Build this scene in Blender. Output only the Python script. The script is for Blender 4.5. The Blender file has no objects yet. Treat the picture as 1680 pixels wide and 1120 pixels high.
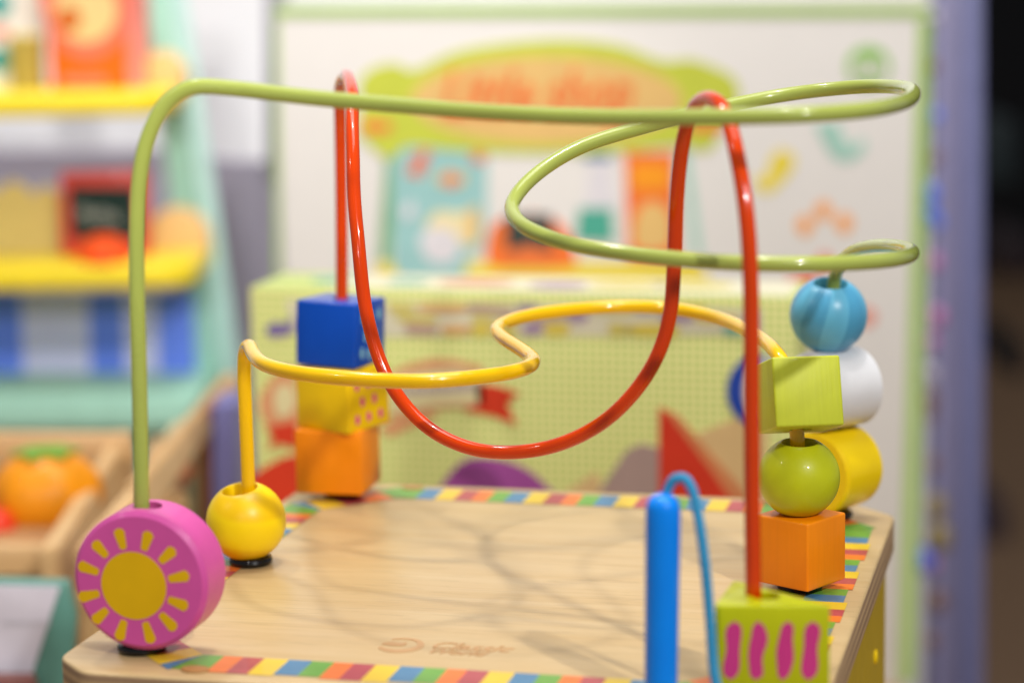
import bpy, bmesh, math, random
from mathutils import Vector, Matrix
random.seed(7)
C = bpy.context.scene.collection
S = bpy.context.scene
PI = math.pi

# ------------------------------------------------------------------ camera
CAM = Vector((0.3557, -0.7434, 0.2500))
YAW, PITCH, ROLL = math.radians(13.994), math.radians(9.678), math.radians(-1.008)
F = 3967.0                                   # focal length in photo pixels (85 mm lens)
fwd = Vector((-math.sin(YAW)*math.cos(PITCH), math.cos(YAW)*math.cos(PITCH), -math.sin(PITCH)))
rgt = Vector((math.cos(YAW), math.sin(YAW), 0))
up_ = rgt.cross(fwd)
r2 = math.cos(ROLL)*rgt + math.sin(ROLL)*up_
u2 = -math.sin(ROLL)*rgt + math.cos(ROLL)*up_
cam_d = bpy.data.cameras.new('camera')
cam = bpy.data.objects.new('camera', cam_d); C.objects.link(cam)
M3 = Matrix((r2, u2, -fwd)).transposed()
cam.matrix_world = Matrix.Translation(CAM) @ M3.to_4x4()
cam_d.sensor_width = 36; cam_d.lens = 36*F/1680
cam_d.clip_start = 0.02; cam_d.clip_end = 60
cam_d.dof.use_dof = True; cam_d.dof.focus_distance = 0.915; cam_d.dof.aperture_fstop = 4.6
cam_d.dof.aperture_blades = 0
S.camera = cam

# ------------------------------------------------------------------ world, lamps, exposure
w = bpy.data.worlds.new('World'); S.world = w; w.use_nodes = True
bg = w.node_tree.nodes['Background']
bg.inputs[0].default_value = (0.95, 0.95, 1.0, 1); bg.inputs[1].default_value = 0.19
S.view_settings.view_transform = 'Standard'; S.view_settings.look = 'None'
S.view_settings.exposure = 0.14; S.view_settings.gamma = 1.0
MID = Vector((0.14, 0.15, 0.03))
def spot(name, direction, dist, energy, radius, col=(1, 0.975, 0.95), target=MID, size=95):
    l = bpy.data.lights.new(name, 'SPOT'); l.energy = energy; l.color = col
    l.shadow_soft_size = radius; l.spot_size = math.radians(size); l.spot_blend = 0.5
    o = bpy.data.objects.new(name, l); C.objects.link(o)
    d = Vector(direction).normalized()
    o.location = target + d*dist
    o.rotation_euler = (-d).to_track_quat('-Z', 'Y').to_euler()
    return o
def area(name, loc, sx, sy, energy, col, target=MID):
    l = bpy.data.lights.new(name, 'AREA'); l.shape = 'RECTANGLE'; l.size = sx; l.size_y = sy
    l.energy = energy; l.color = col
    o = bpy.data.objects.new(name, l); C.objects.link(o); o.location = loc
    o.rotation_euler = (Vector(target)-Vector(loc)).to_track_quat('-Z', 'Y').to_euler()
    return o
spot('track_or_fill_spot', (0.56, -0.62, 0.62), 2.4, 112, 0.045)
spot('track_or_fill_spot', (0.40, -0.72, 0.72), 2.4, 10, 0.03)
spot('track_or_fill_spot', (0.35, -0.85, 0.65), 2.2, 34, 0.08, target=Vector((0.08, 0.98, 0.16)), size=24)  # added fill with no known source, brightens the cream carton
spot('added_wall_fill', (0.1, -0.9, 0.9), 1.6, 26, 0.1, target=Vector((-0.45, 1.40, 0.35)), size=50)  # invented lamp, put in to lighten the back wall
spot('track_or_fill_spot', (0.07, 0.03, 1.0), 2.0, 34, 0.05)
spot('track_or_fill_spot', (-0.42, 0.30, 0.95), 2.2, 40, 0.06)
spot('track_or_fill_spot', (-0.80, -0.45, 0.85), 2.4, 12, 0.03)
area('ceiling_panel', (0.3, 0.3, 2.2), 1.6, 1.2, 26, (1, 0.98, 0.95))
spot('track_or_fill_spot', (0.25, -0.92, 0.28), 2.5, 42, 0.05, target=Vector((-0.45, 1.05, 0.0)), size=26)  # low fill added to lift the shelf-shaded stand panels, no such lamp known

# ------------------------------------------------------------------ materials
def lin(h):
    v = [int(h[i:i+2], 16)/255 for i in (0, 2, 4)]
    return tuple((x/12.92 if x <= 0.04045 else ((x+0.055)/1.055)**2.4) for x in v)
MATS = {}
def base_nodes(name):
    m = bpy.data.materials.new(name); m.use_nodes = True
    nt = m.node_tree; b = nt.nodes['Principled BSDF']
    return m, nt, b
def N(nt, t, **kw):
    n = nt.nodes.new(t)
    for k, v in kw.items():
        if k in n.inputs: n.inputs[k].default_value = v
        else: setattr(n, k, v)
    return n
def math_(nt, op, a, b=None):
    n = nt.nodes.new('ShaderNodeMath'); n.operation = op
    for i, v in enumerate((a, b)):
        if v is None: continue
        if hasattr(v, 'is_linked'): nt.links.new(v, n.inputs[i])
        else: n.inputs[i].default_value = v
    return n.outputs[0]
def mixc(nt, fac, a, b):
    n = nt.nodes.new('ShaderNodeMix'); n.data_type = 'RGBA'
    for i, v in ((0, fac), (6, a), (7, b)):
        if hasattr(v, 'is_linked'): nt.links.new(v, n.inputs[i])
        elif i == 0: n.inputs[0].default_value = v
        else: n.inputs[i].default_value = (*v[:3], 1)
    return n.outputs[2]
def paint(name, hexc, rough=0.4, coat=0.0, grain=0.0, var=0.06, bump=0.02, bscale=900, spec=0.28, metal=0.0):
    """painted surface: fine mottling, optional wood grain showing through, micro relief"""
    if name in MATS: return MATS[name]
    m, nt, b = base_nodes(name); L = nt.links
    tc = N(nt, 'ShaderNodeTexCoord')
    c = lin(hexc)
    n1 = N(nt, 'ShaderNodeTexNoise', Scale=60.0, Detail=5.0); L.new(tc.outputs['Object'], n1.inputs['Vector'])
    f = math_(nt, 'MULTIPLY', math_(nt, 'SUBTRACT', n1.outputs[0], 0.35), 1.8)
    col = mixc(nt, f, tuple(x*(1-var) for x in c), tuple(min(1, x*(1+var)) for x in c))
    mp = N(nt, 'ShaderNodeMapping'); mp.inputs['Scale'].default_value = (1, 1, 0.06)
    L.new(tc.outputs['Object'], mp.inputs['Vector'])
    n2 = N(nt, 'ShaderNodeTexNoise', Scale=bscale, Detail=3.0)
    L.new((mp.outputs[0] if grain else tc.outputs['Object']), n2.inputs['Vector'])
    if grain:
        gf = math_(nt, 'MULTIPLY', math_(nt, 'SUBTRACT', n2.outputs[0], 0.3), grain*2.5)
        col = mixc(nt, gf, col, tuple(x*0.72 for x in c))
    L.new(col, b.inputs['Base Color'])
    bp = N(nt, 'ShaderNodeBump', Strength=bump*10, Distance=0.0002); L.new(n2.outputs[0], bp.inputs['Height'])
    L.new(bp.outputs[0], b.inputs['Normal'])
    n3 = N(nt, 'ShaderNodeTexNoise', Scale=140.0, Detail=4.0); L.new(tc.outputs['Object'], n3.inputs['Vector'])
    rr = math_(nt, 'ADD', math_(nt, 'MULTIPLY', n3.outputs[0], 0.14), rough-0.07)
    L.new(rr, b.inputs['Roughness'])
    b.inputs['Coat Weight'].default_value = coat; b.inputs['Coat Roughness'].default_value = 0.06
    b.inputs['Specular IOR Level'].default_value = spec; b.inputs['Metallic'].default_value = metal
    MATS[name] = m; return m
def wood(name, ca, cb, axis='X', rough=0.42, scale=1.0, coat=0.15):
    if name in MATS: return MATS[name]
    m, nt, b = base_nodes(name); L = nt.links
    tc = N(nt, 'ShaderNodeTexCoord'); mp = N(nt, 'ShaderNodeMapping')
    mp.inputs['Scale'].default_value = {'X': (0.07, 1, 1), 'Y': (1, 0.07, 1), 'Z': (1, 1, 0.07)}[axis]
    L.new(tc.outputs['Object'], mp.inputs['Vector'])
    n1 = N(nt, 'ShaderNodeTexNoise', Scale=120.0*scale, Detail=6.0, Roughness=0.6, Distortion=0.6)
    n2 = N(nt, 'ShaderNodeTexNoise', Scale=900.0*scale, Detail=3.0)
    n4 = N(nt, 'ShaderNodeTexNoise', Scale=14.0*scale, Detail=3.0)
    for n in (n1, n2, n4): L.new(mp.outputs[0], n.inputs['Vector'])
    f = math_(nt, 'MULTIPLY', math_(nt, 'SUBTRACT', n1.outputs[0], 0.36), 3.0)
    f = math_(nt, 'ADD', math_(nt, 'MULTIPLY', f, 0.5), math_(nt, 'MULTIPLY', math_(nt, 'SUBTRACT', n4.outputs[0], 0.3), 0.9))
    nn = N(nt, 'ShaderNodeClamp'); L.new(f, nn.inputs[0])
    col = mixc(nt, nn.outputs[0], lin(ca), lin(cb))
    f2 = math_(nt, 'MULTIPLY', math_(nt, 'GREATER_THAN', n2.outputs[0], 0.60), 0.16)
    col = mixc(nt, f2, col, tuple(x*0.45 for x in lin(cb)))
    L.new(col, b.inputs['Base Color'])
    bp = N(nt, 'ShaderNodeBump', Strength=0.25, Distance=0.0002); L.new(n2.outputs[0], bp.inputs['Height'])
    L.new(bp.outputs[0], b.inputs['Normal'])
    L.new(math_(nt, 'ADD', math_(nt, 'MULTIPLY', n1.outputs[0], 0.2), rough-0.1), b.inputs['Roughness'])
    b.inputs['Coat Weight'].default_value = coat; b.inputs['Coat Roughness'].default_value = 0.25
    MATS[name] = m; return m
def ply(name):
    """plywood edge: layers across the thickness"""
    m, nt, b = base_nodes(name); L = nt.links
    tc = N(nt, 'ShaderNodeTexCoord'); sp = N(nt, 'ShaderNodeSeparateXYZ'); L.new(tc.outputs['Object'], sp.inputs[0])
    nz = N(nt, 'ShaderNodeTexNoise', Scale=25.0, Detail=3.0); L.new(tc.outputs['Object'], nz.inputs['Vector'])
    z = math_(nt, 'ADD', sp.outputs[2], math_(nt, 'MULTIPLY', nz.outputs[0], 0.0006))
    s = math_(nt, 'SINE', math_(nt, 'MULTIPLY', z, 2*PI/0.0042))
    f = math_(nt, 'MULTIPLY', math_(nt, 'ADD', s, 0.5), 0.9)
    cl = N(nt, 'ShaderNodeClamp'); L.new(f, cl.inputs[0])
    mp = N(nt, 'ShaderNodeMapping'); mp.inputs['Scale'].default_value = (1, 0.15, 3); L.new(tc.outputs['Object'], mp.inputs['Vector'])
    n2 = N(nt, 'ShaderNodeTexNoise', Scale=500.0, Detail=4.0); L.new(mp.outputs[0], n2.inputs['Vector'])
    col = mixc(nt, cl.outputs[0], lin('a08262'), lin('caa97c'))
    col = mixc(nt, math_(nt, 'MULTIPLY', n2.outputs[0], 0.5), col, lin('7a5c40'))
    L.new(col, b.inputs['Base Color']); b.inputs['Roughness'].default_value = 0.7
    bp = N(nt, 'ShaderNodeBump', Strength=0.5, Distance=0.0004); L.new(n2.outputs[0], bp.inputs['Height']); L.new(bp.outputs[0], b.inputs['Normal'])
    return m
def swirl(name, ca, cb, n, kz, thr, rough=0.22, soft=6.0, ang=1.0):
    """two-tone curved stripes painted round a ball"""
    m, nt, b = base_nodes(name); L = nt.links
    tc = N(nt, 'ShaderNodeTexCoord'); sp = N(nt, 'ShaderNodeSeparateXYZ'); L.new(tc.outputs['Object'], sp.inputs[0])
    a = math_(nt, 'ARCTAN2', sp.outputs[1], sp.outputs[0])
    z = sp.outputs[2]
    ph = math_(nt, 'ADD', math_(nt, 'MULTIPLY', a, n), math_(nt, 'MULTIPLY', z, kz))
    ph = math_(nt, 'ADD', ph, math_(nt, 'MULTIPLY', math_(nt, 'SINE', math_(nt, 'MULTIPLY', z, 150.0)), ang))
    s = math_(nt, 'SINE', ph)
    cl = N(nt, 'ShaderNodeClamp'); L.new(math_(nt, 'MULTIPLY', math_(nt, 'SUBTRACT', s, thr), soft), cl.inputs[0])
    n1 = N(nt, 'ShaderNodeTexNoise', Scale=120.0, Detail=4.0); L.new(tc.outputs['Object'], n1.inputs['Vector'])
    col = mixc(nt, cl.outputs[0], lin(ca), lin(cb))
    col = mixc(nt, math_(nt, 'MULTIPLY', n1.outputs[0], 0.12), col, tuple(x*0.8 for x in lin(ca)))
    L.new(col, b.inputs['Base Color']); b.inputs['Roughness'].default_value = rough
    b.inputs['Coat Weight'].default_value = 0.1; b.inputs['Coat Roughness'].default_value = 0.3; b.inputs['Specular IOR Level'].default_value = 0.35
    bp = N(nt, 'ShaderNodeBump', Strength=0.08, Distance=0.0003); L.new(n1.outputs[0], bp.inputs['Height']); L.new(bp.outputs[0], b.inputs['Normal'])
    return m
def gingham(name, period, base, mid, dark):
    m, nt, b = base_nodes(name); L = nt.links
    tc = N(nt, 'ShaderNodeTexCoord'); sp = N(nt, 'ShaderNodeSeparateXYZ'); L.new(tc.outputs['Object'], sp.inputs[0])
    k = 2*PI/period
    def band(o):
        cl = N(nt, 'ShaderNodeClamp')
        L.new(math_(nt, 'ADD', math_(nt, 'MULTIPLY', math_(nt, 'SINE', math_(nt, 'MULTIPLY', o, k)), 3.0), 0.5), cl.inputs[0])
        return cl.outputs[0]
    x = band(math_(nt, 'ADD', sp.outputs[0], math_(nt, 'MULTIPLY', sp.outputs[1], 1.0))); z = band(sp.outputs[2])
    ssum = math_(nt, 'MULTIPLY', math_(nt, 'ADD', x, z), 0.5)
    both = math_(nt, 'MULTIPLY', x, z)
    col = mixc(nt, ssum, lin(base), lin(mid)); col = mixc(nt, both, col, lin(dark))
    L.new(col, b.inputs['Base Color']); b.inputs['Roughness'].default_value = 0.45
    MATS[name] = m; return m

# ------------------------------------------------------------------ helpers
def obj(name, me, mat=None, parent=None, smooth=30, loc=None, rot=None):
    o = bpy.data.objects.new(name, me); C.objects.link(o)
    if mat is not None and not me.materials:
        for m in (mat if isinstance(mat, (list, tuple)) else [mat]): me.materials.append(m)
    if smooth and len(me.polygons):
        me.polygons.foreach_set('use_smooth', [True]*len(me.polygons))
        me.set_sharp_from_angle(angle=math.radians(smooth))
    if parent: o.parent = parent
    if loc is not None: o.location = loc
    if rot is not None: o.rotation_euler = rot
    return o
def tag(o, label=None, cat=None, group=None, kind=None):
    for k, v in (('label', label), ('category', cat), ('group', group), ('kind', kind)):
        if v: o[k] = v
    return o
def empty(name, loc, rot=(0, 0, 0)):
    o = bpy.data.objects.new(name, None); C.objects.link(o); o.location = loc; o.rotation_euler = rot
    o.empty_display_size = 0.02
    return o
def mesh_from(bm, name='mesh'):
    me = bpy.data.meshes.new(name); bmesh.ops.recalc_face_normals(bm, faces=bm.faces[:]); bm.to_mesh(me); bm.free(); return me
def catmull(P, sub=10):
    P = [Vector(p) for p in P]; out = []
    Q = [P[0]*2-P[1]] + P + [P[-1]*2-P[-2]]
    for i in range(1, len(Q)-2):
        p0, p1, p2, p3 = Q[i-1:i+3]
        # centripetal parametrisation keeps the bends clean
        t0 = 0; t1 = t0+max(1e-6, (p1-p0).length)**0.5; t2 = t1+max(1e-6, (p2-p1).length)**0.5; t3 = t2+max(1e-6, (p3-p2).length)**0.5
        for j in range(sub):
            t = t1+(t2-t1)*j/sub
            A1 = p0*((t1-t)/(t1-t0))+p1*((t-t0)/(t1-t0)); A2 = p1*((t2-t)/(t2-t1))+p2*((t-t1)/(t2-t1)); A3 = p2*((t3-t)/(t3-t2))+p3*((t-t2)/(t3-t2))
            B1 = A1*((t2-t)/(t2-t0))+A2*((t-t0)/(t2-t0)); B2 = A2*((t3-t)/(t3-t1))+A3*((t-t1)/(t3-t1))
            out.append(B1*((t2-t)/(t2-t1))+B2*((t-t1)/(t2-t1)))
    out.append(P[-1]); return out
def tube_mesh(pts, r, seg=20, sub=10, rfun=None, smooth_it=0):
    path = catmull(pts, sub) if sub else [Vector(p) for p in pts]
    for _ in range(smooth_it):
        path = [path[0]] + [(path[i-1]+path[i]*2+path[i+1])/4 for i in range(1, len(path)-1)] + [path[-1]]
    bm = bmesh.new(); rings = []
    t = (path[1]-path[0]).normalized(); n = t.orthogonal().normalized()
    for i, p in enumerate(path):
        t2 = (path[min(i+1, len(path)-1)]-path[max(i-1, 0)]).normalized()
        q = t.rotation_difference(t2); n = (q @ n); n = (n-t2*n.dot(t2)).normalized(); t = t2
        b = t.cross(n); rr = rfun(i/(len(path)-1))*r if rfun else r
        rings.append([bm.verts.new(p+(n*math.cos(2*PI*k/seg)+b*math.sin(2*PI*k/seg))*rr) for k in range(seg)])
    for a, b2 in zip(rings, rings[1:]):
        for k in range(seg): bm.faces.new((a[k], a[(k+1) % seg], b2[(k+1) % seg], b2[k]))
    bm.faces.new(rings[0][::-1]); bm.faces.new(rings[-1])
    return mesh_from(bm)
def lathe(profile, seg=48, closed=True):
    bm = bmesh.new(); rings = []
    for r, z in profile:
        if r < 1e-7: rings.append([bm.verts.new((0, 0, z))])
        else: rings.append([bm.verts.new((r*math.cos(2*PI*k/seg), r*math.sin(2*PI*k/seg), z)) for k in range(seg)])
    idx = list(zip(rings, rings[1:])) + ([(rings[-1], rings[0])] if closed else [])
    for a, b in idx:
        for k in range(seg):
            k2 = (k+1) % seg
            if len(a) == 1 and len(b) == 1: continue
            if len(a) == 1: bm.faces.new((a[0], b[k2], b[k]))
            elif len(b) == 1: bm.faces.new((a[k], a[k2], b[0]))
            else: bm.faces.new((a[k], a[k2], b[k2], b[k]))
    return mesh_from(bm)
def prism(pts, a0, a1, axis='z', bev=0.0, bseg=2):
    """polygon extruded along an axis; pts are (x,y) for z, (x,z) for y, (y,z) for x"""
    def V(p, a): return {'z': (p[0], p[1], a), 'y': (p[0], a, p[1]), 'x': (a, p[0], p[1])}[axis]
    bm = bmesh.new()
    A = [bm.verts.new(V(p, a0)) for p in pts]; B = [bm.verts.new(V(p, a1)) for p in pts]
    n = len(pts)
    bm.faces.new(A[::-1]); bm.faces.new(B)
    for i in range(n): bm.faces.new((A[i], A[(i+1) % n], B[(i+1) % n], B[i]))
    bmesh.ops.recalc_face_normals(bm, faces=bm.faces[:])
    if bev:
        es = [e for e in bm.edges if len(e.link_faces) == 2 and e.calc_face_angle(0) > 0.6]
        bmesh.ops.bevel(bm, geom=es, offset=bev, segments=bseg, affect='EDGES', profile=0.5, clamp_overlap=True)
    return mesh_from(bm)
def box(x0, x1, y0, y1, z0, z1, bev=0.0, bseg=2):
    return prism([(x0, y0), (x1, y0), (x1, y1), (x0, y1)], z0, z1, 'z', bev, bseg)
def circ(cx, cy, r, n=32, a0=0, a1=2*PI, ry=None):
    full = abs(a1-a0-2*PI) < 1e-6
    m = n if full else n+1
    return [(cx+r*math.cos(a0+(a1-a0)*i/n), cy+(ry or r)*math.sin(a0+(a1-a0)*i/n)) for i in range(m)]
def rrect(x0, x1, y0, y1, r, n=5):
    out = []
    for (cx, cy, a) in ((x1-r, y1-r, 0), (x0+r, y1-r, PI/2), (x0+r, y0+r, PI), (x1-r, y0+r, 1.5*PI)):
        out += [(cx+r*math.cos(a+PI/2*i/n), cy+r*math.sin(a+PI/2*i/n)) for i in range(n+1)]
    return out
def spline2(P, sub=5):
    P = [Vector((x, y)) for x, y in P]; out = []; n = len(P)
    for i in range(n):
        p0, p1, p2, p3 = P[(i-1) % n], P[i], P[(i+1) % n], P[(i+2) % n]
        for j in range(sub):
            t = j/sub
            q = 0.5*((2*p1)+(p2-p0)*t+(2*p0-5*p1+4*p2-p3)*t*t+(3*p1-p0-3*p2+p3)*t**3)
            out.append((q.x, q.y))
    return out
def drill(me, r, z0=-0.05, z1=0.05, lip=0.0008):
    """bore a vertical threading hole (boolean, applied)"""
    t = bpy.data.objects.new('t', me); C.objects.link(t)
    zs = [v.co.z for v in me.vertices]; top, bot = max(zs), min(zs)
    cm = lathe([(0, z0), (r, z0), (r, z1), (0, z1)], 28, closed=False)
    c = bpy.data.objects.new('c', cm); C.objects.link(c)
    md = t.modifiers.new('b', 'BOOLEAN'); md.object = c; md.operation = 'DIFFERENCE'; md.solver = 'EXACT'
    bpy.context.view_layer.update()
    dg = bpy.context.evaluated_depsgraph_get()
    out = bpy.data.meshes.new_from_object(t.evaluated_get(dg))
    bpy.data.objects.remove(t); bpy.data.objects.remove(c)
    return out
def text_mesh(s, size, shear=0.0, depth=0.0002, bold=0.0):
    cu = bpy.data.curves.new('t', 'FONT'); cu.body = s; cu.size = size; cu.shear = shear; cu.extrude = depth; cu.offset = bold
    cu.resolution_u = 4
    t = bpy.data.objects.new('t', cu); C.objects.link(t)
    bpy.context.view_layer.update()
    me = bpy.data.meshes.new_from_object(t.evaluated_get(bpy.context.evaluated_depsgraph_get()))
    bpy.data.objects.remove(t); me.materials.clear()
    return me

# ------------------------------------------------------------------ materials used
M_wire_g = paint('green_enamel', 'aeba58', 0.20, 0.4, var=0.04, bump=0.003)
M_wire_r = paint('red_enamel', 'dc4000', 0.14, 0.4, var=0.04, bump=0.003)
M_wire_y = paint('yellow_enamel', 'fac600', 0.18, 0.5, var=0.04, bump=0.003)
M_top = wood('birch_top', 'cdb283', 'bf9f6a', 'X', 0.40, 0.8, coat=0.2)
M_ply = ply('plywood_edge')
M_rub = paint('black_rubber', '0b0b0d', 0.22, 0.5, var=0.1, bump=0.02)
M_orange = paint('orange_paint', 'ff9000', 0.46, 0.2, grain=0.15, var=0.06, bump=0.03, bscale=700)
M_yel = paint('yellow_paint', 'f2c800', 0.36, 0.25, grain=0.08, bump=0.02)
M_yelc = paint('bright_yellow_paint', 'ffd800', 0.34, 0.25, grain=0.08, bump=0.02)
M_blue = paint('blue_paint', '0048b4', 0.34, 0.25, grain=0.1, bump=0.03)
M_lime = paint('lime_paint', 'c9d034', 0.46, 0.1, grain=0.25, bump=0.05, bscale=800)
M_ball = paint('lime_ball_paint', 'c4ca18', 0.40, 0.2, var=0.1, bump=0.05, bscale=160)
M_lime2 = paint('lime_block_paint', 'c2c604', 0.4, 0.2, grain=0.06, bump=0.02)
M_pink = paint('pink_paint', 'dc58a6', 0.42, 0.2, grain=0.05, bump=0.02)
M_white = paint('white_paint', 'e6e6e8', 0.34, 0.25, grain=0.06, bump=0.02)
M_sun = paint('sun_yellow_print', 'e8b800', 0.42, 0.1)
M_mag = paint('magenta_print', 'd63c88', 0.42, 0.1)
M_teal = paint('pale_teal_print', '86c0d2', 0.42, 0.1)
M_brand = paint('burnt_brown_print', 'c59a6a', 0.5, 0.1)
M_stick = paint('stick_blue_plastic', '008cff', 0.34, 0.2, bump=0.004)
M_cord = paint('cord_blue', '3f9fd0', 0.75, 0.0, var=0.15, bump=0.05, bscale=2500)

# ------------------------------------------------------------------ the toy: board, body, wires
W, D, T = 0.270, 0.2945, 0.0150
def octo(x0, x1, y0, y1, cs):
    a, b, c, d = cs                                  # front-left, front-right, back-right, back-left cuts
    return [(x0+a, y0), (x1-b, y0), (x1, y0+b), (x1, y1-c), (x1-c, y1), (x0+d, y1), (x0, y1-d), (x0, y0+a)]
def rounded(P, r, n=4):
    out = []
    for i, p in enumerate(P):
        p = Vector(p); a = Vector(P[i-1]); b = Vector(P[(i+1) % len(P)])
        u = (a-p).normalized(); v = (b-p).normalized()
        s, e = p+u*r, p+v*r
        for j in range(n+1):
            t = j/n; q = s*(1-t)**2+p*2*t*(1-t)+e*t*t; out.append((q.x, q.y))
    return out
toy = tag(empty('bead_maze_toy', (W/2, D/2, -0.32)), 'wooden activity cube with striped border top and red, green and yellow bead wires', 'bead maze')
off = Vector((-W/2, -D/2, 0.32))
def T_(me):                                          # world coordinates -> toy coordinates
    me.transform(Matrix.Translation(off)); return me
ol = rounded(octo(0, W, 0, D, (0.0155, 0.020, 0.022, 0.018)), 0.005)
bm_me = prism(ol, -T, 0, 'z', 0.0012, 3)
bo = obj('top_board', T_(bm_me), [M_top, M_ply], toy, smooth=40)
for p in bo.data.polygons:
    if abs(p.normal.z) < 0.5: p.material_index = 1
# striped painted border: an eight-sided band just above the wood
hexes = {'green': '6ba33e', 'orange': 'e9772e', 'maroon': 'b24a50', 'yellow': 'e6c233', 'blue': '4a80a6'}
smats = [paint('stripe_'+k, v, 0.42, 0.15, var=0.08, bump=0.01) for k, v in hexes.items()]
wid = dict(green=.0088, orange=.0078, maroon=.0086, yellow=.0098, blue=.0094); order = list(hexes)
O = octo(0.0055, W-0.0055, 0.008, D-0.0075, (0.0385,)*4); I = octo(0.0222, W-0.0222, 0.0265, D-0.0272, (0.0275,)*4)
bm = bmesh.new()
for i in range(8):
    o0, o1, i0, i1 = [Vector(v) for v in (O[i], O[(i+1) % 8], I[i], I[(i+1) % 8])]
    diag = i % 2 == 1
    Lm = ((i1-i0).length+(o1-o0).length)/2
    d = (i1-i0).normalized()
    Lo = (o1-o0).length; Li = (i1-i0).length; do = (o1-o0).normalized(); sh = (i0-o0).dot(do)
    if diag:
        cols = [0, 1, 2, 3, 4]; ws = [.0115, .012, .012, .012, .007]
    else:
        cols = [q % 5 for q in range(21)]; ws = [wid[order[q]] for q in cols]
    base = Lo if diag else Li
    cuts = [0.0]
    for q in ws: cuts.append(cuts[-1]+q*base/sum(ws))
    def edge(sv, first, last):
        so = sv if diag else sv+sh                   # position measured along the outer line
        if first: return i0.copy(), o0.copy()
        if last: return i1.copy(), o1.copy()
        return i0+do*min(max(so-sh, 0), Li), o0+do*min(max(so, 0), Lo)
    for q, (c0, c1) in enumerate(zip(cuts, cuts[1:])):
        out_in = 0.0016 if (i in (2, 0) and order[cols[q]] in ('green', 'blue')) else 0.0
        a_i, a_o = edge(c0, q == 0, False); b_i, b_o = edge(c1, False, q == len(cols)-1)
        nrm = Vector((-do.y, do.x)); nrm = nrm if nrm.dot(i0-o0) > 0 else -nrm
        a_o += nrm*out_in; b_o += nrm*out_in
        vs = [bm.verts.new((v.x, v.y, 0.00025)) for v in (a_o, b_o, b_i, a_i)]
        f = bm.faces.new(vs); f.material_index = cols[q]
bmesh.ops.recalc_face_normals(bm, faces=bm.faces[:])
if bm.faces[:][0].normal.z < 0: bmesh.ops.reverse_faces(bm, faces=bm.faces[:])
me = bpy.data.meshes.new('m'); bm.to_mesh(me); bm.free()
obj('striped_border', T_(me), smats, toy, smooth=0)
# wooden plugs over the screws
M_plug = wood('plug_wood', 'c79458', '8f5a28', 'X', 0.5, 2.0)
for (x, y) in ((0.0535, 0.0093), (0.0511, 0.2872), (0.215, 0.0093), (0.215, 0.2872)):
    pm = prism(circ(0, 0, 0.0052, 28, ry=0.0036), 0, 0.0009, 'z', 0.0004, 2)
    pm.transform(Matrix.Translation((x, y, 0.0))); obj('wood_plug', T_(pm), M_plug, toy)
# logo burnt in the top: crescent with a head, two words
ring = []
for i in range(25):
    a = math.radians(-150+i*280/24); ring.append((0.0074*math.cos(a)*1.12, 0.0088*math.sin(a)))
for i in range(25):
    a = math.radians(130-i*280/24); ring.append((-0.0009+0.0058*math.cos(a)*1.12, 0.0010+0.0063*math.sin(a)))
lm = prism([(x+0.1152, y+0.0507) for x, y in ring], 0.0, 0.00022)
obj('logo_mark', T_(lm), M_brand, toy, smooth=0)
head = spline2([(-0.0073, 0.0004), (-0.0052, 0.0030), (-0.0012, 0.0026), (0.0012, 0.0036), (0.0010, -0.0004), (-0.0022, -0.0012), (-0.0050, -0.0006)])
obj('logo_mark', T_(prism([(x+0.1152, y+0.0507) for x, y in head], 0.0, 0.00024)), M_brand, toy, smooth=0)
for s, x, y, sz in (('Classic', 0.1252, 0.0497, 0.0106), ('World', 0.1258, 0.0435, 0.0078)):
    tm = text_mesh(s, sz, 0.35, 0.00011, 0.00012); tm.transform(Matrix.Translation((x, y, 0.00012)))
    obj('burnt_lettering', T_(tm), M_brand, toy, smooth=0)
# body panels of the activity cube
M_bodyY = paint('body_yellow', 'cfae12', 0.4, 0.2, grain=0.05)
M_bodyw = wood('body_wood', 'dcb983', 'c1955a', 'X', 0.5, 0.7)
zb, zt = -0.32, -T
obj('side_panel', T_(box(W-0.016, W-0.004, 0.020, D-0.020, zb, zt)), M_bodyY, toy)
obj('side_panel', T_(box(0.004, 0.016, 0.020, D-0.020, zb, zt)), M_bodyw, toy)
obj('front_panel', T_(box(0.017, W-0.017, 0.006, 0.018, zb, zt)), M_bodyw, toy)
obj('back_panel', T_(box(0.017, W-0.017, D-0.018, D-0.006, zb, zt)), M_bodyw, toy)
# routed wavy groove and screw heads on the yellow side
for y in (0.07, 0.15, 0.23):
    s = lathe([(0, 0), (0.003, 0), (0.003, 0.0008), (0, 0.0014)], 20, closed=False)
    s.transform(Matrix.Translation((W-0.004, y, -0.05)) @ Matrix.Rotation(PI/2, 4, 'Y')); obj('screw_head', T_(s), M_yelc, toy)

RED = [(.0244, .267, -.005), (.0250, .267, .04), (.0265, .267, .0898), (.0278, .267, .1413), (.0295, .2630, .1685), (.0340, .2500, .1835), (.0440, .2270, .1905),
       (.0540, .2000, .1912), (.0645, .1720, .1862), (.0690, .1560, .1770), (.0725, .1450, .1645), (.0750, .1370, .1500), (.0784, .1300, .1328), (.0826, .1250, .1054),
       (.0926, .1200, .0807), (.1080, .1150, .0657), (.1259, .1100, .0592), (.1430, .1070, .0588), (.1623, .1040, .0633), (.1815, .1000, .0746), (.1966, .0980, .0922),
       (.2040, .0970, .1103), (.2065, .0950, .1326), (.2079, .0930, .1567), (.2110, .0890, .1760), (.2160, .0810, .1878), (.2239, .0660, .1926), (.2312, .0520, .1895),
       (.2367, .0400, .1788), (.2415, .0310, .1600), (.2437, .0265, .1387), (.2442, .0250, .1088), (.2444, .0250, .06), (.2448, .0250, .0332), (.2450, .0250, -.005)]
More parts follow.
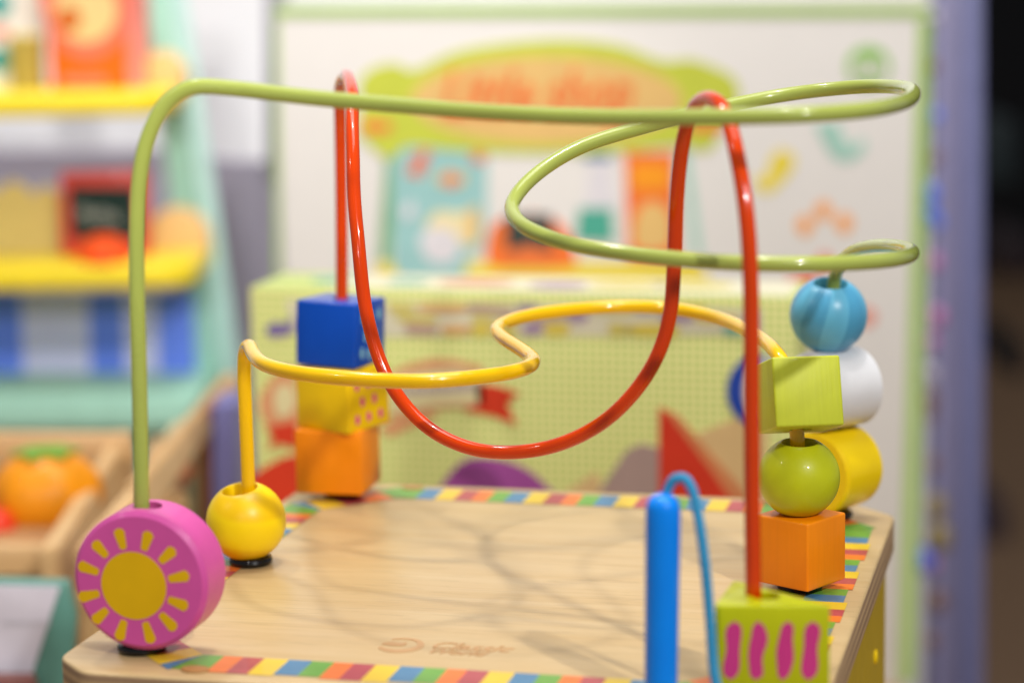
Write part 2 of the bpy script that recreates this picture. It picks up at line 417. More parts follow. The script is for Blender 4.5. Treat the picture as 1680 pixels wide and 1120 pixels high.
GRN = [(.0262, .028, -.005), (.0266, .028, .0014), (.0284, .028, .0504), (.0297, .028, .1026), (.0308, .028, .1453), (.0330, .028, .1685), (.0368, .029, .1831), (.0436, .030, .1940),
       (.0520, .031, .1988), (.0657, .033, .1983), (.0914, .034, .1953), (.1343, .033, .1918), (.1664, .030, .1900), (.1978, .026, .1893), (.2387, .019, .1900), (.2620, .021, .1905),
       (.2785, .037, .1907), (.2870, .072, .1903), (.2882, .115, .1900), (.2820, .158, .1897), (.2630, .190, .1882), (.2349, .200, .1848), (.2085, .185, .1805), (.1821, .160, .1746), (.1616, .145, .1685),
       (.1480, .130, .1595), (.1432, .115, .1517), (.1472, .100, .1474), (.1566, .085, .1447), (.1706, .072, .1424), (.1904, .060, .1409), (.2236, .050, .1394), (.2540, .052, .1386), (.2728, .065, .1375),
       (.2850, .090, .1356), (.2878, .125, .1330), (.2807, .165, .1297), (.2670, .204, .1250), (.2545, .235, .1180), (.2465, .258, .1080), (.2440, .264, .0990), (.2440, .264, .05), (.2440, .264, -.005)]
YEL = [(.0236, .148, -.005), (.0237, .148, .0300), (.0236, .148, .0611), (.0236, .148, .0780), (.0246, .1470, .0865), (.0290, .1400, .0905), (.0375, .1220, .0902), (.0490, .1030, .0900),
       (.0660, .0890, .0900), (.0860, .0815, .0900), (.1020, .0790, .0900), (.1180, .0800, .0900), (.1340, .0900, .0900), (.1440, .1010, .0900), (.1480, .1130, .0900), (.1470, .1270, .0900), (.1380, .1470, .0900),
       (.1230, .1750, .0900), (.1155, .1950, .0900), (.1150, .2120, .0900), (.1205, .2310, .0900), (.1370, .2500, .0900), (.1560, .2600, .0900), (.1760, .2570, .0900), (.1940, .2420, .0900), (.2080, .2220, .0900), (.2240, .1880, .0900),
       (.2340, .1610, .0892), (.2385, .1530, .0850), (.2405, .1500, .0780), (.2430, .1495, .0640), (.2440, .1495, .0500), (.2445, .1500, .0200), (.2445, .1500, -.005)]
for pts, r, m, lb in ((RED, .00265, M_wire_r, 'red enamelled bead wire'), (GRN, .00275, M_wire_g, 'green enamelled bead wire'), (YEL, .00280, M_wire_y, 'yellow enamelled bead wire')):
    tag(obj('bead_wire', T_(tube_mesh(pts, r, 24, 10, smooth_it=8)), m, toy, smooth=60), lb)
def pad_mesh():
    return lathe([(.0030, 0), (.0075, 0), (.0086, .0006), (.0089, .0016), (.0084, .0029), (.0074, .0034), (.0030, .0034)], 40)
pads = [(.0262, .028), (.0236, .148), (.0244, .267), (.2448, .025), (.2445, .150), (.2440, .264)]
pm0 = None
for (x, y) in pads:
    p = obj('rubber_foot', pad_mesh() if pm0 is None else pm0, M_rub if pm0 is None else None, toy, loc=Vector((x, y, 0.0002))+off)
    pm0 = p.data

# ------------------------------------------------------------------ beads
def heading(deg):                                    # z rotation so that local -Y faces the given compass heading
    return math.radians(deg)
def ball(name, loc, r, hole, mat, label, tilt=(0, 0, 0)):
    prof = []
    a0 = math.asin(min(0.95, (hole+0.0012)/r))
    top = r*math.cos(a0)
    n = 28
    for i in range(n+1):
        a = a0+(PI-2*a0)*i/n; prof.append((r*math.sin(a), r*math.cos(a)))
    prof += [(hole+0.0005, -top-0.0001), (hole, -top+0.0008), (hole, top-0.0008), (hole+0.0005, top+0.0001)]
    o = obj(name, lathe(prof, 56), mat, None, smooth=50, loc=loc, rot=tilt)
    return tag(o, label, 'bead')
def cube(name, loc, sx, sz, hd, mat, label, tilt=(0, 0), hole=0.0042, bev=0.0009):
    t = empty(name, loc, (tilt[0], tilt[1], heading(hd))); tag(t, label, 'bead')
    me = box(-sx/2, sx/2, -sx/2, sx/2, -sz/2, sz/2, bev, 3)
    obj('block', drill(me, hole), mat, t, smooth=35)
    return t
# back left stack, on the red wire
c1 = cube('cube_bead', (.0226, .267, .0042+.0144), .0306, .0287, 1, M_orange, 'orange cube bead at the foot of the back left stack, under the yellow cube')
c2 = cube('cube_bead', (.0257, .267, .0034+.0292+.0143), .0296, .0282, -21, M_yel, 'yellow cube bead with magenta dots, between a blue and an orange cube', tilt=(0.02, 0.02))
c3 = cube('cube_bead', (.0256, .267, .0034+.0292+.0284+.0146), .0296, .0286, -9, M_blue, 'dark blue cube bead on top of the back left stack', tilt=(-0.03, 0.03))
def dots(parent, rows, sx, mat, w_, h_, name='painted_dot'):
    for (y, z) in rows:
        obj(name, prism(circ(y, z, w_, 14, ry=h_), sx/2-0.0003, sx/2+0.00018, 'x'), mat, parent, smooth=0)
dots(c2, [(-.0085, -.0085), (-.0005, -.0085), (.0080, -.0085), (-.0048, -.0010), (.0038, -.0010), (-.0085, .0065), (-.0005,   .0065), (.0080, .0065)], .0296, M_mag, .00145, .0022)
dots(c3, [(-.0085, -.0080), (.0070, -.0085), (-.0015, -.0090), (-.0050, -.0010), (.0035, -.0010), (-.0080, .0075), (-.0005,   .0075), (.0080, .0075)], .0296, M_teal, .0015, .0026)
# mid left ball on the yellow wire
M_yball = swirl('yellow_ball_paint', 'ffdc00', 'f4c600', 1.0, 200.0, 0.1, 0.38, 1.8, 0.8)
ball('round_bead', (.0222, .148, .0034+.0142), .0160, .0068, M_yball, 'yellow ball bead with a darker curved band, standing alone at the left edge', (0.16, -0.10, 0))
# front left disc on the green wire
pk = tag(empty('disc_bead', (.0308, .0275, .0034+.0249), (0, 0, math.radians(0))), 'pink disc bead with a yellow sun painted on its face', 'bead')
me = lathe([(0, -.010), (.0232, -.010), (.0249, -.0086), (.0249, .0086), (.0232, .010), (0, .010)], 72, closed=False)
me.transform(Matrix.Rotation(PI/2, 4, 'X'))
cyl_top = drill(me, .0052)
obj('disc', cyl_top, M_pink, pk, smooth=30, rot=(0, 0, 0))
sx, sz = -.0022, -.0016
obj('sun_disc', prism(circ(sx, sz, .0122, 48), -.01012, -.0098, 'y'), M_sun, pk, smooth=0)
for k in range(12):
    a = math.radians(14+30*k+random.uniform(-3, 3)); ca, sa = math.cos(a), math.sin(a)
    ri, ro = .0138+random.uniform(-.0003, .0003), .0212+random.uniform(-.0005, .0003); wi, wo = .0013, .0021
    loc_ = [(ri, -wi), (ro-.0012, -wo), (ro-.0002, -wo*0.6), (ro+.0002, 0), (ro-.0002, wo*0.6), (ro-.0012, wo), (ri, wi), (ri-.0004, 0)]
    obj('sun_ray', prism([(sx+x*ca-y*sa, sz+x*sa+y*ca) for x, y in loc_], -.01012, -.0098, 'y'), M_sun, pk, smooth=0)
# front right three-sided block on the red wire
tri = tag(empty('triangle_bead', (.2493, .0230, .0036)), 'lime green three-sided block bead with wavy magenta stripes, at the front right', 'bead')
TP = [(-.0150, -.0150), (.0232, -.0085), (-.0135, .0180)]
TPr = rounded(TP, .0028, 4)
me = prism(TPr, 0, .0290, 'z', 0.0009, 2)
obj('block', drill(me, .0046), M_lime2, tri, smooth=35)
ux = (Vector(TP[1])-Vector(TP[0])); ul = ux.length; ux.normalize(); an = math.atan2(ux.y, ux.x)
for q, (cx, wv) in enumerate(((.0066, -.0001), (.0145, .0004), (.0236, -.0002), (.0318, -.0001))):
    L_, R_ = [], []
    for j in range(15):
        t = j/14; z = .0042+t*.0198
        wob = wv*math.sin(t*PI*3+q)+0.0014*(t-0.5); hw = .0025*(1-abs(2*t-1)**5)**0.5*(1+0.12*math.sin(t*9+q*2)) + 0.00002
        L_.append((cx-0.0005+wob-hw, z)); R_.append((cx-0.0005+wob+hw, z))
    sm = prism(L_+R_[::-1], -.00018, .0004, 'y')
    obj('painted_stripe', sm, M_mag, tri, smooth=0, loc=(TP[0][0], TP[0][1], 0), rot=(0, 0, an))
# mid right stack on the yellow wire
cube('cube_bead', (.2448, .150, .0034+.0130), .0246, .0262, -29, M_orange, 'orange cube bead under the lime green ball on the right')
ball('round_bead', (.2441, .150, .0034+.0262+.0140), .0155, .0064, M_ball, 'lime green ball bead between an orange cube and a lime green cube', (0.05, 0.02, 0))
cg = cube('cube_bead', (.2440, .1485, .0755), .0262, .0262, 27, M_lime, 'lime green cube bead, tilted on the yellow wire above a green ball')
cg.rotation_euler = (Matrix.Rotation(math.radians(24), 3, 'Z') @ Matrix.Rotation(math.radians(-17), 3, 'X') @ Matrix.Rotation(math.radians(1), 3, 'Y')).to_euler()
# back right stack on the green wire
def cyl_bead(loc, r, L, hd, mat, label):
    t = tag(empty('cylinder_bead', loc, (0, 0, math.radians(hd))), label, 'bead')
    me = lathe([(0, -L/2), (r-.0014, -L/2), (r, -L/2+.0012), (r, L/2-.0012), (r-.0014, L/2), (0, L/2)], 64, closed=False)
    me.transform(Matrix.Rotation(PI/2, 4, 'X'))
    obj('cylinder', drill(me, .0042), mat, t, smooth=30)
    return t
cyl_bead((.2438, .264, .0034+.0180), .0178, .0262, -28, M_yelc, 'bright yellow cylinder bead lying at the foot of the back right stack')
cyl_bead((.2445, .264, .0034+.0360+.0168), .0168, .0270, -40, M_white, 'white cylinder bead under the blue striped ball')
M_bball = swirl('blue_ball_paint', '66b8da', '4f9fc6', 5.0, -70.0, -0.1, 0.32, 6.0, 0.0)
ball('round_bead', (.2421, .264, .0034+.0360+.0336+.0146), .0163, .0068, M_bball, 'sky blue ball bead with darker swirling stripes, on top of the back right stack', (0.22, 0.02, 0.3))

# blue stick with its cord (front edge)
st = tag(empty('magnetic_stick', (.2165, .0060, -.030)), 'bright blue round-ended stick with a light blue cord on its tip', 'stick')
prof = [(0, .0295), (.0054, .0295)] + [(.0054+.0003*t/4, .030+.06*t/4) for t in range(5)] + [(.0056, .0955), (.0052, .0975), (.0042, .0990), (.0024, .1000), (0, .1003)]
obj('shaft', lathe(prof, 40, closed=False), M_stick, st, smooth=50, rot=(0.02, 0.022, 0))
tipx = .0022
obj('cord', tube_mesh([(tipx, 0, .097), (tipx+.0012, 0, .1015), (tipx+.0035, -.0005, .1048), (tipx+.0068, -.001, .1052), (tipx+.0092, -.0015, .1020), (tipx+.0112, -.002, .094),
                       (tipx+.0133, -.0025, .080), (tipx+.0150, -.003, .062), (tipx+.0165, -.0032, .042), (tipx+.0182, -.0040, .034), (tipx+.0196, -.0085, .0318), (tipx+.0205, -.0100, .024), (tipx+.021, -.0102, .004)], .00165, 14, 14,
                      rfun=lambda t: 1+0.07*math.sin(t*420)), M_cord, st, smooth=60)

# ------------------------------------------------------------------ background frame: x right, y away from the photographer, z up
GR = Matrix.Rotation(YAW, 3, 'Z')
def gw(x, y, z): return GR @ Vector((x, y, 0)) + Vector((CAM.x, CAM.y, z))
def at(u, v, d):
    """(x,z) in the background frame of photo pixel (u,v) on the upright plane d metres away"""
    r = fwd + r2*((u-840)/F) - u2*((v-560)/F)
    q = GR.inverted() @ r
    k = d/q.y
    return (q.x*k, CAM.z+q.z*k)
def gthing(name, u, v, d, label, cat, group=None):
    x, z = at(u, v, d)
    t = empty(name, gw(x, d, z), (0, 0, YAW)); tag(t, label, cat, group)
    t['o'] = (x, d, z); del t['o']
    return t, (x, d, z)
def P_(pix, d): return [at(u, v, d) for u, v in pix]
def slab(name, pix, d, d0, d1, mat, parent, org, bev=0.0, smooth=35, pd=None):
    """upright piece: outline at distance d, running from depth d0 to d1 (metres from the photographer)"""
    pts = P_(pix, pd or d0)
    me = prism([(x-org[0], z-org[2]) for x, z in pts], d0-org[1], d1-org[1], 'y', bev)
    return obj(name, me, mat, parent, smooth=smooth)
def pc(u, v, r, n=24, a0=0, a1=360, ry=None):
    return [(u+r*math.cos(math.radians(a0+(a1-a0)*i/n)), v-(ry or r)*math.sin(math.radians(a0+(a1-a0)*i/n))) for i in range(n+(0 if a1-a0 == 360 else 1))]
def bx4(u0, v0, u1, v1): return [(u0, v1), (u1, v1), (u1, v0), (u0, v0)]
def pr(name, hexc, rough=0.5, **k): return paint(name, hexc, rough, 0.05, **k)

M_cream = pr('cream_carton', 'd6d1cc', 0.55, var=0.02)
M_lgreen = pr('carton_green_edge', '9fbf5e', 0.5)
M_plaq = pr('print_lime', 'c3ca45'); M_tan = pr('print_tan', 'e0b872'); M_lett = pr('print_orange_lettering', 'e8763a')
M_pteal = pr('print_pale_teal', '97c3c2'); M_por = pr('print_orange', 'ee7430'); M_pyl = pr('print_yellow', 'e8d24a')
M_pred = pr('print_coral', 'e0765c'); M_dk = pr('print_blackboard', '33403c'); M_jade = pr('print_jade', '4aa48e')
M_lav = pr('print_pale_lavender', 'dad5da'); M_nav = pr('print_navy', '2a6a98'); M_gr = pr('print_leaf_green', '8bbf55'); M_aq = pr('print_aqua', '9fcabb')
M_amb = pr('print_amber', 'f59a1c'); M_hair = pr('print_pale_cream', 'ead9a8')
M_shg = pr('print_mid_green', '78a878')

# the big carton standing behind
dB = 1.76
bxt, og = gthing('toy_carton', 980, 1119, dB, 'tall cream carton with green edges and a printed toy shop picture, behind the wires', 'carton')
x0, zt_ = at(450, 10, dB); x1, _ = at(1526, 10, dB)
def cb(name, px, mat, off_=0.0006, dd=None):
    return slab(name, px, dB, dB-off_, dB-0.00005, mat, bxt, og, smooth=0)
zbot = -0.32
me = prism([(x0-og[0], zbot-og[2]), (x1-.004-og[0], zbot-og[2]), (x1-.001-og[0], zt_-og[2]), (x0-og[0], zt_-og[2])], 0, 0.10, 'y', 0.0015)
obj('carton_body', me, M_cream, bxt)
tw = 0.0035
cb('green_edge', [(450, 27), (450, 10), (1527, 10), (1527, 27)], M_lgreen, 0.0012)
cb('green_edge', [(450, 34), (457, 34), (462, 1119), (455, 1119)], M_lgreen, 0.0012)
cb('green_edge', [(1507, 34), (1527, 34), (1498, 1119), (1476, 1119)], M_lgreen, 0.0012)
# plaque
pl = cb('plaque', spline2([(590, 135), (612, 112), (650, 105), (680, 115), (760, 82), (900, 66), (1010, 74), (1085, 100), (1130, 98), (1165, 108), (1205, 130), (1212, 170), (1185, 215), (1160, 248), (1110, 240),
                 (1000, 250), (850, 252), (740, 246), (670, 240), (640, 262), (608, 240), (585, 215), (592, 175)]), M_plaq, 0.0014)
def sub(name, px, mat, off_, parent=pl):
    return slab(name, px, dB, dB-off_, dB-0.0001, mat, parent, og, smooth=0)
sub('tan_oval', pc(897, 165, 222, 48, ry=72), M_tan, 0.0018)
sub('small_lettering', spline2([(594, 200), (606, 197), (618, 202), (630, 198), (641, 203), (640, 214), (628, 219), (612, 216), (598, 218)]), M_lett, 0.0018)
sub('small_lettering', spline2([(1130, 204), (1150, 198), (1170, 203), (1186, 199), (1190, 211), (1170, 218), (1150, 214), (1134, 216)]), M_lett, 0.0018)
tm = text_mesh('Little shop', 0.036, 0.30, 0.0003, 0.0008)
bb = [v.co.x for v in tm.vertices]; tw_ = max(bb)-min(bb)
xa, za = at(722, 190, dB); xb, _ = at(1035, 190, dB)
tm.transform(Matrix.Translation((xa-og[0], -0.0024, za-og[2])) @ Matrix.Rotation(PI/2, 4, 'X') @ Matrix.Scale((xb-xa)/tw_, 4) @ Matrix.Scale(1.45, 4, (0, 1, 0)))
obj('lettering', tm, M_lett, pl, smooth=0)
# printed shop goods
cb('printed_stand_leg', [(632, 262), (650, 262), (640, 430), (620, 430)], M_shg, 0.0006)
cb('printed_stand_leg', [(1115, 250), (1130, 250), (1152, 420), (1138, 420)], M_aq, 0.0006)
cb('printed_shelf', [(612, 468), (620, 430), (1140, 428), (1160, 440), (1160, 460), (1100, 468)], M_pyl, 0.0007)
pk1 = cb('printed_packet', [(645, 440), (642, 245), (655, 238), (790, 238), (800, 248), (798, 400), (770, 420), (760, 455), (660, 455)], M_pteal, 0.0009)
sub('stripe_print', [(665, 285), (690, 245), (708, 248), (690, 292)], M_pred, 0.0013, pk1); sub('dot_print', pc(785, 257, 12), M_pred, 0.0013, pk1)
sub('flower_print', pc(740, 294, 24, ry=12), M_tan, 0.0013, pk1); sub('flower_print', pc(740, 296, 11), M_pred, 0.0015, pk1)
sub('bowl_print', spline2([(700, 375), (715, 348), (755, 350), (780, 340), (788, 375), (775, 402), (730, 392)]), M_hair, 0.0013, pk1)
sub('milk_print', spline2([(690, 385), (720, 372), (752, 388), (748, 425), (715, 432), (694, 415)]), M_lav, 0.0014, pk1)
sub('corner_print', [(660, 340), (678, 330), (682, 352), (664, 362)], M_lav, 0.0013, pk1); sub('corner_print', [(768, 345), (785, 340), (785, 395), (768, 400)], M_tan, 0.0014, pk1)
cb('printed_scallop', spline2([(800, 432), (805, 375), (825, 360), (880, 350), (925, 372), (945, 420), (935, 438), (850, 440)]), M_por, 0.0008)
bd = cb('printed_blackboard', [(830, 410), (830, 352), (905, 352), (908, 410)], M_dk, 0.0012)
cb('printed_scallop', pc(868, 436, 38, 20, 0, 180, 32), M_lett, 0.0016)
bt = cb('printed_bottle', [(958, 345), (968, 262), (1003, 262), (1012, 345)], M_lav, 0.0009)
sub('cap_print', [(957, 262), (960, 245), (1000, 243), (1004, 262)], M_nav, 0.0012, bt); sub('label_print', [(944, 395), (950, 342), (1004, 342), (1008, 397)], M_jade, 0.0013, bt)
pk2 = cb('printed_packet', [(1030, 425), (1025, 250), (1108, 250), (1110, 425)], M_por, 0.0010)
sub('lettering_print', [(1036, 312), (1036, 268), (1098, 268), (1098, 312)], M_amb, 0.0013, pk2); sub('arch_print', spline2([(1040, 400), (1045, 350), (1070, 330), (1098, 350), (1100, 400), (1070, 412)]), M_tan, 0.0013, pk2)
# picture marks on the right of the carton
fc = cb('printed_face', pc(1425, 110, 36, 30, ry=34), M_gr, 0.0008)
sub('cheek_print', pc(1412, 114, 12, ry=18), M_cream, 0.0012, fc); sub('cheek_print', pc(1441, 114, 11, ry=18), M_cream, 0.0012, fc)
cb('printed_bird', spline2([(1340, 205), (1370, 200), (1382, 222), (1395, 240), (1416, 228), (1418, 246), (1396, 264), (1368, 258), (1352, 232)]), M_aq, 0.0008)
cb('printed_duck', spline2([(1236, 292), (1256, 290), (1264, 262), (1280, 246), (1302, 256), (1300, 278), (1282, 300), (1262, 316), (1242, 310)]), M_pyl, 0.0008)
for u, v in ((1321, 370), (1351, 346), (1385, 366)): cb('printed_drop', pc(u, v, 13, 16, ry=15), M_amb, 0.0008)
cb('printed_flower', spline2([(1292, 470), (1300, 450), (1330, 440), (1345, 448), (1330, 475), (1310, 492), (1294, 486)]), M_pred, 0.0008)
cb('printed_flower', pc(1422, 520, 14, 16), M_pred, 0.0008); cb('printed_flower', pc(1353, 428, 12, 16), M_pred, 0.0008)

# gingham carton lying in front of it, square to the toy
GX0, GX1, GY0, GY1, GZ1 = -0.1100, 0.1960, 0.520, 0.580, 0.0552
M_ging = gingham('gingham_print', 0.0044, 'e8e09a', 'd0d480', '8fb43c')
gb = tag(empty('gingham_carton', ((GX0+GX1)/2, GY0, -0.32)), 'low yellow-green gingham carton with a red ribbon banner and blocks printed on its front', 'carton')
go = Vector(((GX0+GX1)/2, GY0, -0.32))
bm_ = box(GX0, GX1, GY0, GY1, -0.32, GZ1, 0.0015, 2); bm_.transform(Matrix.Translation(-go)); obj('carton_body', bm_, M_ging, gb)
def hit(u, v, y):
    r = fwd + r2*((u-840)/F) - u2*((v-560)/F); k = (y-CAM.y)/r.y
    p = CAM+r*k; return (p.x-go.x, p.z-go.z)
def gp(name, px, mat, off_=0.0006, parent=gb):
    return obj(name, prism([hit(u, v, GY0) for u, v in px], -off_, -0.00005, 'y'), mat, parent, smooth=0)
M_rib = pr('ribbon_red', 'd23a1e'); M_rib2 = pr('ribbon_salmon', 'd99a6c'); M_bcr = pr('banner_cream', 'dccf9c'); M_bt = pr('banner_lettering', '7a6a9c')
M_pur = pr('print_purple', 'a3509a'); M_pur2 = pr('print_dark_purple', '87407e'); M_mau = pr('print_mauve', 'ad948c'); M_bpk = pr('print_beige', 'dcbb84'); M_rb = pr('print_red_block', 'd63a24'); M_rbl = pr('print_salmon_block', 'd68858')
M_pb = pr('print_royal_blue', '2447a8'); M_pgy = pr('print_pale_band', 'd6d0b4')
# coloured picture strip along the top of the front
gp('printed_strip', [(480, 545), (470, 492), (1250, 508), (1250, 548), (640, 552)], M_pgy, 0.0005)
cols_ = [pr('strip_%d' % i, h) for i, h in enumerate(('b79a88', 'cdbf62', '93ab84', 'c98a6c', '9c83a0', 'd7c24c', '7fae9c', 'd3a86c'))]
rnd = random.Random(3)
for row, (va, vb) in enumerate(((496, 510), (512, 526), (529, 547))):
    u = 640 + row*14
    while u < 1200:
        wd = rnd.uniform(28, 75)
        if rnd.random() < 0.78:
            gp('printed_piece', spline2([(u, va+rnd.uniform(0, 5)), (u+wd, va+rnd.uniform(0, 5)+2), (u+wd, vb+rnd.uniform(-3, 4)), (u+wd*.4, vb+3), (u, vb)], 3), rnd.choice(cols_), 0.0009)
        u += wd+rnd.uniform(2, 18)
obj('printed_lid', box(GX0+.045-go.x, GX1-.004-go.x, .003, GY1-GY0-.003, GZ1+.32+.00004, GZ1+.32+.0003), M_pgy, gb, smooth=0)
for u, wd in ((520, 60), (650, 90), (760, 70), (900, 60), (1010, 90), (1120, 70)):   # pictures on the lid
    a = hit(u, 540, GY0); gpz = GZ1+0.32
    obj('printed_piece', prism(circ(a[0], .030+rnd.uniform(-.006, .006), .012+rnd.random()*.01, 18, ry=.012), gpz+0.0002, gpz+0.0006, 'z'), rnd.choice(cols_), gb, smooth=0)
gp('corner_lettering', spline2([(436, 540), (450, 528), (470, 530), (480, 520), (480, 545), (462, 552), (444, 552)]), M_bt)
# ribbon banner
gp('ribbon', [(640, 612), (668, 598), (710, 588), (745, 590), (790, 600), (800, 640), (800, 664), (760, 668), (700, 672), (640, 690)], M_rib2, 0.0005)
gp('ribbon_tail', [(782, 628), (815, 632), (852, 645), (832, 662), (848, 697), (812, 682), (760, 672), (785, 662)], M_rib, 0.0009)
gp('banner', [(640, 618), (700, 606), (745, 602), (790, 612), (795, 662), (720, 664), (640, 678)], M_bcr, 0.0009)
for q, u in enumerate(range(652, 778, 11)):          # unreadable small lettering
    gp('banner_letter', [(u, 646-q*.6), (u+2, 632-q*.6-(6 if q % 3 == 0 else 0)), (u+5, 634-q*.6), (u+7, 642-q*.6), (u+5, 648-q*.6)], M_bt, 0.0012)
gp('ribbon', spline2([(474, 602), (445, 622), (425, 660), (440, 700), (470, 712), (492, 700), (488, 640)]), M_rib2, 0.0005)
gp('ribbon_tail', [(436, 700), (488, 690), (488, 735), (458, 728), (440, 738), (448, 716)], M_rib, 0.0009)
gp('ribbon', [(620, 700), (700, 672), (720, 680), (640, 716)], M_rib2, 0.0006)
gp('ribbon', spline2([(400, 800), (440, 762), (490, 745), (520, 770), (490, 830), (420, 840)]), M_rib, 0.0006)
gp('banner', spline2([(452, 640), (474, 630), (486, 655), (474, 680), (455, 678)]), M_bcr, 0.0010)
# printed blocks
ar = gp('printed_arch', spline2([(712, 830), (728, 790), (760, 756), (800, 750), (850, 762), (890, 790), (915, 830), (800, 845)]), M_pur, 0.0006)
gp('printed_arch_shade', spline2([(745, 775), (770, 760), (800, 765), (822, 790), (830, 830), (805, 830), (785, 800)]), M_pur2, 0.0009)
gp('printed_block', [(960, 840), (1028, 738), (1052, 727), (1085, 735), (1085, 840)], M_mau, 0.0006)
gp('printed_block', [(860, 850), (980, 772), (1000, 850)], M_bpk, 0.0005)
gp('printed_block', [(1110, 760), (1150, 708), (1210, 685), (1260, 690), (1260, 850), (1110, 850)], M_bpk, 0.0007)
gp('printed_prism', [(1082, 840), (1082, 668), (1092, 672), (1170, 775), (1215, 840)], M_rb, 0.0011)
gp('printed_prism_face', [(1092, 672), (1112, 680), (1235, 820), (1235, 840), (1215, 840), (1165, 768)], M_rbl, 0.0010)
gp('printed_cylinder', pc(1243, 640, 50, 30, ry=58), M_pb, 0.0010)
gp('printed_cylinder_end', pc(1256, 640, 36, 24, ry=52), M_lav, 0.0013)

# ------------------------------------------------------------------ the market stand on the left (blurred)
M_shy = pr('stand_yellow', 'efd62c', 0.4); M_shy2 = pr('stand_yellow_edge', 'efdc36', 0.4); M_tl = pr('stand_teal', 'a6d8c6', 0.5); M_tl2 = pr('stand_pale_teal', 'bce4e0', 0.5)
M_str = pr('awning_blue', '6a8cff', 0.6); M_strw = pr('awning_pale', 'd4d6ff', 0.6); M_pch = pr('peach_paint', 'e9bf7c', 0.5); M_butter = pr('butter_paint', 'dfca7c', 0.5)
M_olive = pr('olive_paint', 'b09a48', 0.5)
dS = 1.90
ms, mo = gthing('market_stand', 150, 1000, dS, 'toy market stand with yellow shelves, teal post and blue striped panel, at the left', 'toy stand')
def s_(name, px, mat, d0, d1, parent=None, bev=0.0): return slab(name, px, dS, d0, d1, mat, parent or ms, mo, bev=bev)
s_('post', [(232, -40), (290, -40), (392, 660), (318, 660)], M_tl, dS+.002, dS+.03, bev=.002)
s_('post_edge', [(275, -40), (300, -40), (402, 660), (372, 660)], M_tl2, dS-.004, dS+.0)
def shelf(u1, v0, v1, d0, d1):
    pa = P_([(-420, v1), (u1-30, v1)], d0); z0 = pa[0][1]; z1 = P_([(0, v0)], d0)[0][1]
    xl, xr = pa[0][0], P_([(u1, v1)], d0)[0][0]; r = .03
    pts = [(xl, d1), (xl, d0)] + [(xr-r+r*math.sin(a*PI/16), d0+r-r*math.cos(a*PI/16)) for a in range(9)] + [(xr, d1)]
    me = prism([(x-mo[0], y-mo[1]) for x, y in pts], z0-mo[2], z1-mo[2], 'z', .004, 3)
    return obj('shelf', me, M_shy, ms)
shelf(272, 158, 202, dS-.13, dS); shelf(318, 438, 486, dS-.13, dS)
for (u0, u1) in ((-420, -330), (-330, -240), (-240, -150), (-150, -60), (-60, 40), (40, 150), (150, 208), (208, 262), (262, 320)):
    i = (u0+420)//30
    s_('stripe_board', [(u0, 650), (u1, 650), (u1-6, 480), (u0-6, 480)], M_str if (u0 in (-330, -150, -60, 150, 262)) else M_strw, dS-.01, dS+.0)
s_('ledge', [(-420, 702), (300, 702), (330, 646), (-420, 646)], M_tl, dS-.10, dS+.02, bev=.002)
s_('base_panel', [(-420, 1046), (330, 1046), (330, 704), (-420, 704)], M_tl2, dS-.012, dS+.01)
s_('end_disc', pc(262, 138, 42, 28, 0, 360, 52), M_pch, dS-.05, dS-.02, bev=.002)
s_('end_disc', pc(286, 400, 55, 28, 0, 360, 56), M_pch, dS-.05, dS-.02, bev=.002)
# goods on the stand
def good(name, u, v, d, label, cat): return gthing(name, u, v, d, label, cat)
pkt, po = good('toy_packet', 152, 158, dS-.07, 'orange and pink toy food packet with a cream round picture, on the upper yellow shelf', 'packet')
dP = dS-.07
def p_(name, px, mat, d0, d1, par=pkt, o=po, bev=0, dd=dP): return slab(name, px, dd, d0, d1, mat, par, o, bev=bev)
M_pko = pr('packet_orange', 'f56a12'); M_pkp = pr('packet_pink', 'e8745c'); M_pkc = pr('packet_cream', 'e6c98a'); M_pkb = pr('packet_brown', 'cd6a24'); M_pkd = pr('packet_rose', 'e88a80')
p_('packet_body', [(86, 157), (72, -60), (206, -60), (208, 157)], M_pko, dP, dP+.04, bev=.001)
p_('packet_side', [(208.5, 157), (207, -60), (232, -60), (236, 157)], M_pkd, dP+.004, dP+.04)
p_('arch_print', spline2([(70, -60), (206, -60), (208, 40), (190, 75), (145, 100), (100, 78), (74, 30)], 4), M_pkp, dP-.0006, dP-.0001)
p_('round_print', pc(140, 18, 52, 30, ry=52), M_pkc, dP-.0010, dP-.0002); p_('centre_print', pc(112, 32, 21, 20), M_pkb, dP-.0014, dP-.0002)
for q in range(6): p_('packet_letter', pc(108+q*12, 133, 5, 10, ry=8), M_pkd, dP-.0010, dP-.0001)
ol1, oo = good('toy_tin', 42, 158, dS-.06, 'olive gold toy tin left of the orange packet', 'tin')
def cylg(par, o, name, u0, u1, v0, v1, d, mat):
    (xa, za), (xb, zb_) = at(u0, v1, d), at(u1, v0, d); r = (xb-xa)/2
    me = lathe([(0, 0), (r, 0), (r, zb_-za-.001), (r-.001, zb_-za), (0, zb_-za)], 32, closed=False)
    me.transform(Matrix.Translation(((xa+xb)/2-o[0], d-o[1], za-o[2]))); return obj(name, me, mat, par)
cylg(ol1, oo, 'can', 18, 70, 62, 157, dS-.06, M_olive); cylg(ol1, oo, 'lid', 16, 72, 56, 62, dS-.06, M_butter)
wb, wo = good('toy_milk_carton', 20, 60, dS-.02, 'white toy carton with turquoise dots at the upper left edge', 'carton')
slab('carton_body', [(-20, 157), (-20, -60), (66, -60), (66, 157)], dS-.02, dS-.03, dS-.005, pr('goods_white', 'e4e2dc'), wb, wo)
